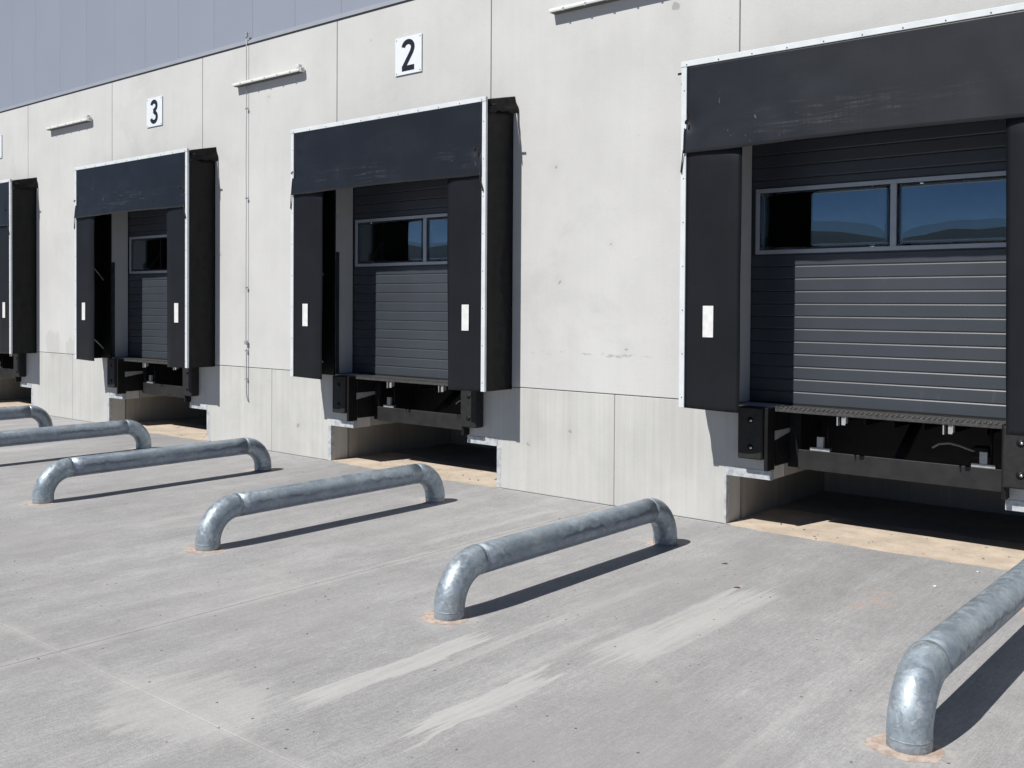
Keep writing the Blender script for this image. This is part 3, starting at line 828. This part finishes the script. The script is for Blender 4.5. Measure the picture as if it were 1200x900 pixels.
# ------------------------------------------------------------------ rubber bumpers
def bumper_mesh():
    if 'bump' in CACHE: return CACHE['bump']
    bm = bmesh.new(); bm_box(bm, -.126, .126, -.145, -.004, .690, 1.188, .012)
    return finish(bm, 'rubber_block', 'bump')
BL = {0: 'two-pane doorway', 1: 'doorway under sign two', 2: 'doorway under sign three', 3: 'last doorway of the row'}
for k in DOCKS:
    for side, xc in ((0, .572), (1, 2.930)):
        e = empty('dock_bumper', (dx(k) + xc, 0, 0))
        far = {0: 'the side of the panel with the tide mark', 1: 'its side nearer sign three', 2: 'its side away from sign two', 3: 'its side away from sign three'}[k]
        near = {0: 'its side away from sign two', 1: 'its side away from sign three', 2: 'its side nearer sign two', 3: 'its side nearer sign three'}[k]
        if k == 0: far = 'its side nearer sign two'
        tag(e, 'black rubber bumper below the %s, %s' % (BL[k], far if side == 0 else near), 'bumper', 'rubber bumpers under the doorways')
        link('rubber_block', bumper_mesh(), e, 'rubber')
        for zz in (1.062, .802):
            tube('bolt_recess', [(.008, -.1452, zz), (.008, -.1462, zz)], .034, 'black_steel', e, 16, 'brec%.2f' % zz)
            tube('bolt', [(.018, -.146, zz), (.018, -.156, zz)], .0125, 'bolt' if k == 0 else 'black_steel', e, 10, 'bolt%.2f%d' % (zz, k > 0))

# ------------------------------------------------------------------ number signs
def ribbon(bm, pts, wd, y0, y1, x0, z0, sx, sz):
    P = [Vector((p[0] * sx, 0, p[1] * sz)) for p in pts]
    L = []; R = []
    for i, p in enumerate(P):
        if i == 0: t = (P[1] - P[0]).normalized(); nrm = Vector((-t.z, 0, t.x)); sc = 1
        elif i == len(P) - 1: t = (P[-1] - P[-2]).normalized(); nrm = Vector((-t.z, 0, t.x)); sc = 1
        else:
            a = (P[i] - P[i - 1]).normalized(); b = (P[i + 1] - P[i]).normalized()
            na = Vector((-a.z, 0, a.x)); nb = Vector((-b.z, 0, b.x)); nrm = (na + nb).normalized(); sc = 1 / max(.45, nrm.dot(na))
        L.append(p + nrm * wd / 2 * sc); R.append(p - nrm * wd / 2 * sc)
    o = Vector((x0, 0, z0))
    mk = lambda q, y: bm.verts.new((q.x + o.x, y, q.z + o.z))
    la = [mk(q, y0) for q in L]; ra = [mk(q, y0) for q in R]; lb = [mk(q, y1) for q in L]; rb = [mk(q, y1) for q in R]
    for i in range(len(P) - 1):
        bm.faces.new((la[i], la[i + 1], ra[i + 1], ra[i])); bm.faces.new((lb[i], rb[i], rb[i + 1], lb[i + 1]))
        bm.faces.new((la[i], lb[i], lb[i + 1], la[i + 1])); bm.faces.new((ra[i], ra[i + 1], rb[i + 1], rb[i]))
    bm.faces.new((la[0], ra[0], rb[0], lb[0])); bm.faces.new((la[-1], lb[-1], rb[-1], ra[-1]))
def arc(cx_, cz, rx, rz, a0, a1, n=18):
    return [(cx_ + rx * math.cos(math.radians(a0 + (a1 - a0) * i / n)), cz + rz * math.sin(math.radians(a0 + (a1 - a0) * i / n))) for i in range(n + 1)]
GL = {'1': [[(.35, .78), (.6, .95), (.6, 0.0)]],
      '2': [arc(.5, .735, .36, .185, 172, -18, 20) + [(.77, .58), (.175, .115), (.175, .084)], [(.04, .082), (.97, .082)]],
      '3': [arc(.47, .745, .33, .175, 165, -72, 22) + [(.50, .545), (.38, .535)], [(.38, .525), (.50, .515)] + arc(.47, .275, .37, .195, 72, -165, 22)],
      '4': [[(.66, 0.0), (.66, .95), (.10, .30), (.10, .265)], [(.06, .23), (.98, .23)]]}
for k in DOCKS:
    n = NUM[k]
    e = empty('number_sign', (dx(k) + 1.755, -.012, 5.314))
    lab = {'1': 'white square wall sign with black numeral one', '2': 'white square wall sign with black numeral two', '3': 'white square wall sign with black numeral three', '4': 'white square wall sign beyond the sign numbered three'}[n]
    tag(e, lab, 'sign', 'number signs above the doorways')
    hs = .2385
    box('sign_plate', -hs, hs, -.004, .004, -hs, hs, 'sign_white', e, 0.001, 'plate')
    bm = bmesh.new()
    wd_, ht = .215, .395
    for q, st in enumerate(GL[n]):
        ribbon(bm, st, .066, -.0062 - q * .0006, -.0042, -.122, -.195, .238, ht)
    link('numeral', finish(bm, 'numeral'), e, 'sign_black')
    for sx in (-1, 1):
        for sz in (-1, 1):
            tube('screw', [(sx * .212, -.0045, sz * .212), (sx * .212, -.009, sz * .212)], .008, 'zinc', e, 8, 'sgs%d%d' % (sx, sz))
            tube('spacer', [(sx * .212, .0045, sz * .212), (sx * .212, .012, sz * .212)], .008, 'zinc', e, 8, 'sps%d%d' % (sx, sz))

# ------------------------------------------------------------------ wall lamps
LL = {0: 'long pale wall lamp on the panel between sign two and the scuffed shelter', 1: 'long pale wall lamp crossed by the thin vertical lightning wire', 2: 'long pale wall lamp between sign three and the sign beyond it'}
for k in (0, 1, 2):
    e = empty('wall_lamp', (dx(k), 0, 0))
    tag(e, LL[k], 'wall lamp', 'long lamps between the door signs')
    xa, xb, zc, yc = -1.925, -.345, 5.424, -.052
    if 'lampbody' not in CACHE:
        bm = bmesh.new()
        pr = [(yc - .048, zc - .022), (yc - .05, zc - .006), (yc - .036, zc + .022), (yc + .0, zc + .030), (yc + .050, zc + .030), (yc + .050, zc - .022)]
        a = [bm.verts.new((xa, y, z)) for y, z in pr]; b = [bm.verts.new((xb, y, z)) for y, z in pr]
        for i in range(len(pr)): j = (i + 1) % len(pr); bm.faces.new((a[i], a[j], b[j], b[i]))
        bm.faces.new(a); bm.faces.new(list(reversed(b)))
        finish(bm, 'housing', 'lampbody')
    link('housing', CACHE['lampbody'], e, 'lamp_body')
    box('diffuser', xa + .02, xb - .02, yc - .030, yc + .045, zc - .030, zc - .0225, 'lamp_dark', e, .003, 'ldiff')
    for i in range(5):
        xx = xa + .2 + i * (xb - xa - .4) / 4
        box('clip', xx - .012, xx + .012, yc - .053, yc - .046, zc - .034, zc + .004, 'zinc', e, .001, 'lclip%d' % i)
    for i, xx in enumerate((xa + .25, xb - .25)):
        box('bracket', xx - .02, xx + .02, yc + .02, -.001, zc + .031, zc + .045, 'zinc', e, .002, 'lbr%d' % i)
    box('cable_entry', xb - .10, xb - .02, yc - .03, yc + .03, zc + .030, zc + .085, 'lamp_body', e, .006, 'lentry')
    box('end_cap', xb + .001, xb + .03, yc - .035, yc + .035, zc - .03, zc + .03, 'lamp_body', e, .004, 'lcap')

# ------------------------------------------------------------------ lightning conductor
e = empty('lightning_conductor', (dx(1) - 1.66, 0, 0))
tag(e, 'thin vertical lightning wire clipped to the wall between signs two and three', 'lightning wire')
tube('wire', [(.0, -.035, 6.13), (.0, -.038, 5.9), (0, -.034, 5.05), (0, -.040, 4.2), (0, -.034, 3.7), (.004, -.040, 3.0), (0, -.036, 2.4), (0, -.034, 1.58)], .0055, 'zinc', e, 8)
tube('ground_rod', [(.012, -.034, 1.56), (.010, -.034, 1.40), (.006, -.032, 1.0), (.006, -.030, .80), (.020, -.018, .71), (.032, -.006, .685)], .0085, 'zinc', e, 8)
for zz in (5.05, 3.72, 2.39, 1.45, 1.03):
    boxes('wire_clip', [(-.02, .022, -.046, -.028, zz - .014, zz + .014), (-.006, .006, -.028, -.001, zz - .006, zz + .006)], 'zinc', e, .002)
box('test_clamp', -.024, .030, -.052, -.024, 1.545, 1.60, 'zinc', e, .003)
box('top_clamp', -.024, .034, -.056, -.026, 6.10, 6.17, 'zinc', e, .003)

# ------------------------------------------------------------------ pipe guards on the yard
R_, H_, ST = .1065, .3430, .055
YN, YF = -3.935, -1.105
def guard_parts():
    rb = H_ - ST
    near = [(0, YN, -.03), (0, YN, ST * .5)] + [(0, YN + rb - rb * math.cos(a), ST + rb * math.sin(a)) for a in [math.pi / 2 * i / 18 for i in range(19)]]
    far = [(0, YF, -.03), (0, YF, ST * .5)] + [(0, YF - rb + rb * math.cos(a), ST + rb * math.sin(a)) for a in [math.pi / 2 * i / 18 for i in range(19)]]
    return near, far, rb
near, far, rb = guard_parts()
GX = [-1.610, -4.702, -7.606, -10.702, -13.606, -16.702, -19.606]
GLAB = ['galvanised pipe guard of the two-pane doorway, on its side away from sign two',
        'galvanised pipe guard of the two-pane doorway, on its side nearer sign two',
        'galvanised pipe guard of the doorway under sign two, on its side away from sign three',
        'galvanised pipe guard of the doorway under sign two, on its side nearer sign three',
        'galvanised pipe guard of the doorway under sign three, on its side nearer sign two',
        'galvanised pipe guard of the doorway under sign three, on its side away from sign two',
        'galvanised pipe guard of the doorway beyond the one under sign three']
collar_parent = yardo
for i, gx in enumerate(GX):
    e = empty('pipe_guard', (gx, 0, 0))
    tag(e, GLAB[i], 'pipe guard', 'pipe guards on the yard')
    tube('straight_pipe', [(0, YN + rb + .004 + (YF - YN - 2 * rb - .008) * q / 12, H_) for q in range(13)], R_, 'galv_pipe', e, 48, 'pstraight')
    tube('elbow', near, R_ + .0006, 'galv', e, 48, 'pnear')
    tube('elbow', far, R_ + .0006, 'galv', e, 48, 'pfar')
    for nm, c, ax in (('w1', (0, YN + rb + .002, H_), 'y'), ('w2', (0, YF - rb - .002, H_), 'y'), ('w3', (0, YN, ST), 'z'), ('w4', (0, YF, ST), 'z')):
        if nm not in CACHE:
            bm = bmesh.new(); S = 48; T = 8
            V = []
            for a in range(S):
                A = 2 * math.pi * a / S; row = []
                for t in range(T):
                    B = 2 * math.pi * t / T
                    rr = R_ + .0002 + .0022 * math.cos(B) + .0006 * nz(a * .9, 3.3); h = .005 * math.sin(B) + .0016 * nz(a * .7, 1.1)
                    row.append(bm.verts.new((c[0] + rr * math.cos(A), c[1] + h, c[2] + rr * math.sin(A)) if ax == 'y' else (c[0] + rr * math.cos(A), c[1] + rr * math.sin(A), c[2] + h)))
                V.append(row)
            for a in range(S):
                for t in range(T):
                    bm.faces.new((V[a][t], V[(a + 1) % S][t], V[(a + 1) % S][(t + 1) % T], V[a][(t + 1) % T]))
            finish(bm, 'weld_seam', nm, True)
        link('weld_seam', CACHE[nm], e, 'weld')
    for yy in (YN, YF):
        bm = bmesh.new(); n = 48
        ctr = (gx - .012 + .02 * nz(i * 3.3, yy), yy - .02 * (1 if yy == YN else .3))
        sz = (.158 if yy == YN else .140) + .012 * nz(i * 1.9, yy * 2)
        ring = [bm.verts.new((ctr[0] + (sz + .020 * nz(math.cos(a) * 1.6 + i * 5, math.sin(a) * 1.6 + yy) + .012 * nz(math.cos(a) * 5 + i, math.sin(a) * 5) + .005 * nz(math.cos(a) * 14 + i, math.sin(a) * 14)) * math.cos(a) * 1.12,
                              ctr[1] + (sz + .020 * nz(math.cos(a) * 1.6 + i * 5, math.sin(a) * 1.6 + yy) + .012 * nz(math.cos(a) * 5 + i, math.sin(a) * 5) + .005 * nz(math.cos(a) * 14 + i, math.sin(a) * 14)) * math.sin(a), .0012)) for a in [2 * math.pi * q / n for q in range(n)]]
        inn = [bm.verts.new((gx + .10 * math.cos(a), yy + .10 * math.sin(a), .005)) for a in [2 * math.pi * q / n for q in range(n)]]
        for q in range(n): bm.faces.new((ring[q], ring[(q + 1) % n], inn[(q + 1) % n], inn[q]))
        link('grout_collar', finish(bm, 'grout_collar', None, True), yardo, 'grout')

# ------------------------------------------------------------------ litter on the yard
def pebble_bm(bm, x, y, r, z0=0.0):
    res = bmesh.ops.create_icosphere(bm, subdivisions=1, radius=1.0)
    a = random.uniform(0, 6.3); sx, sy, sz = r * random.uniform(.8, 1.3), r * random.uniform(.7, 1.1), r * random.uniform(.45, .7)
    for v in res['verts']:
        c = v.co * (1 + .25 * nz(v.co.x * 2 + x, v.co.y * 2 + y, v.co.z * 2))
        v.co = Vector((x + (c.x * math.cos(a) - c.y * math.sin(a)) * sx, y + (c.x * math.sin(a) + c.y * math.cos(a)) * sy, z0 + sz * .7 + c.z * sz))
bm = bmesh.new()
for i in range(260):
    x = random.uniform(-17, 0.5); y = random.uniform(-6.8, -0.1)
    if i % 4 == 0: y = random.uniform(-.35, -.05)
    pebble_bm(bm, x, y, random.choice((.004, .005, .006, .008)))
for k in DOCKS:
    for i in range(24):
        pebble_bm(bm, dx(k) + random.uniform(.35, 3.1), random.uniform(-.05, .7), random.choice((.006, .008, .012)), .004)
gr = link('grit', finish(bm, 'grit'), None, 'pebble')
tag(gr, 'scattered grit and tiny stones on the yard', 'grit', kind='stuff')
for i, (x, y, r) in enumerate([(-2.40, -.95, .017), (-2.27, -.28, .012)]):
    bm = bmesh.new(); pebble_bm(bm, x, y, r)
    o = link('pebble', finish(bm, 'pebble', None, True), None, 'lamp_body')
    tag(o, ['white pebble on the concrete in front of the sandy recess', 'white pebble at the edge of the sandy recess'][i], 'pebble', 'white pebbles')
for i, (x, y) in enumerate([(-3.95, -1.40), (-3.54, -1.98)]):
    bm = bmesh.new()
    pts = [(-.03, 0, .002), (-.012, .013, .007), (.012, .011, .009), (.03, 0, .004), (.012, -.012, .006), (-.012, -.012, .004)]
    vs = [bm.verts.new((x + p[0] * .9, y + p[1] * .9 + p[0] * .4, p[2])) for p in pts]; c = bm.verts.new((x, y, .003))
    for q in range(6): bm.faces.new((vs[q], vs[(q + 1) % 6], c))
    bmesh.ops.solidify(bm, geom=list(bm.faces), thickness=.0015)
    o = link('dry_leaf', finish(bm, 'dry_leaf'), None, 'leaf')
    tag(o, ['small orange dry leaf nearer the warehouse wall', 'small orange dry leaf beside the pale streak on the yard'][i], 'leaf', 'dry leaves on the yard')
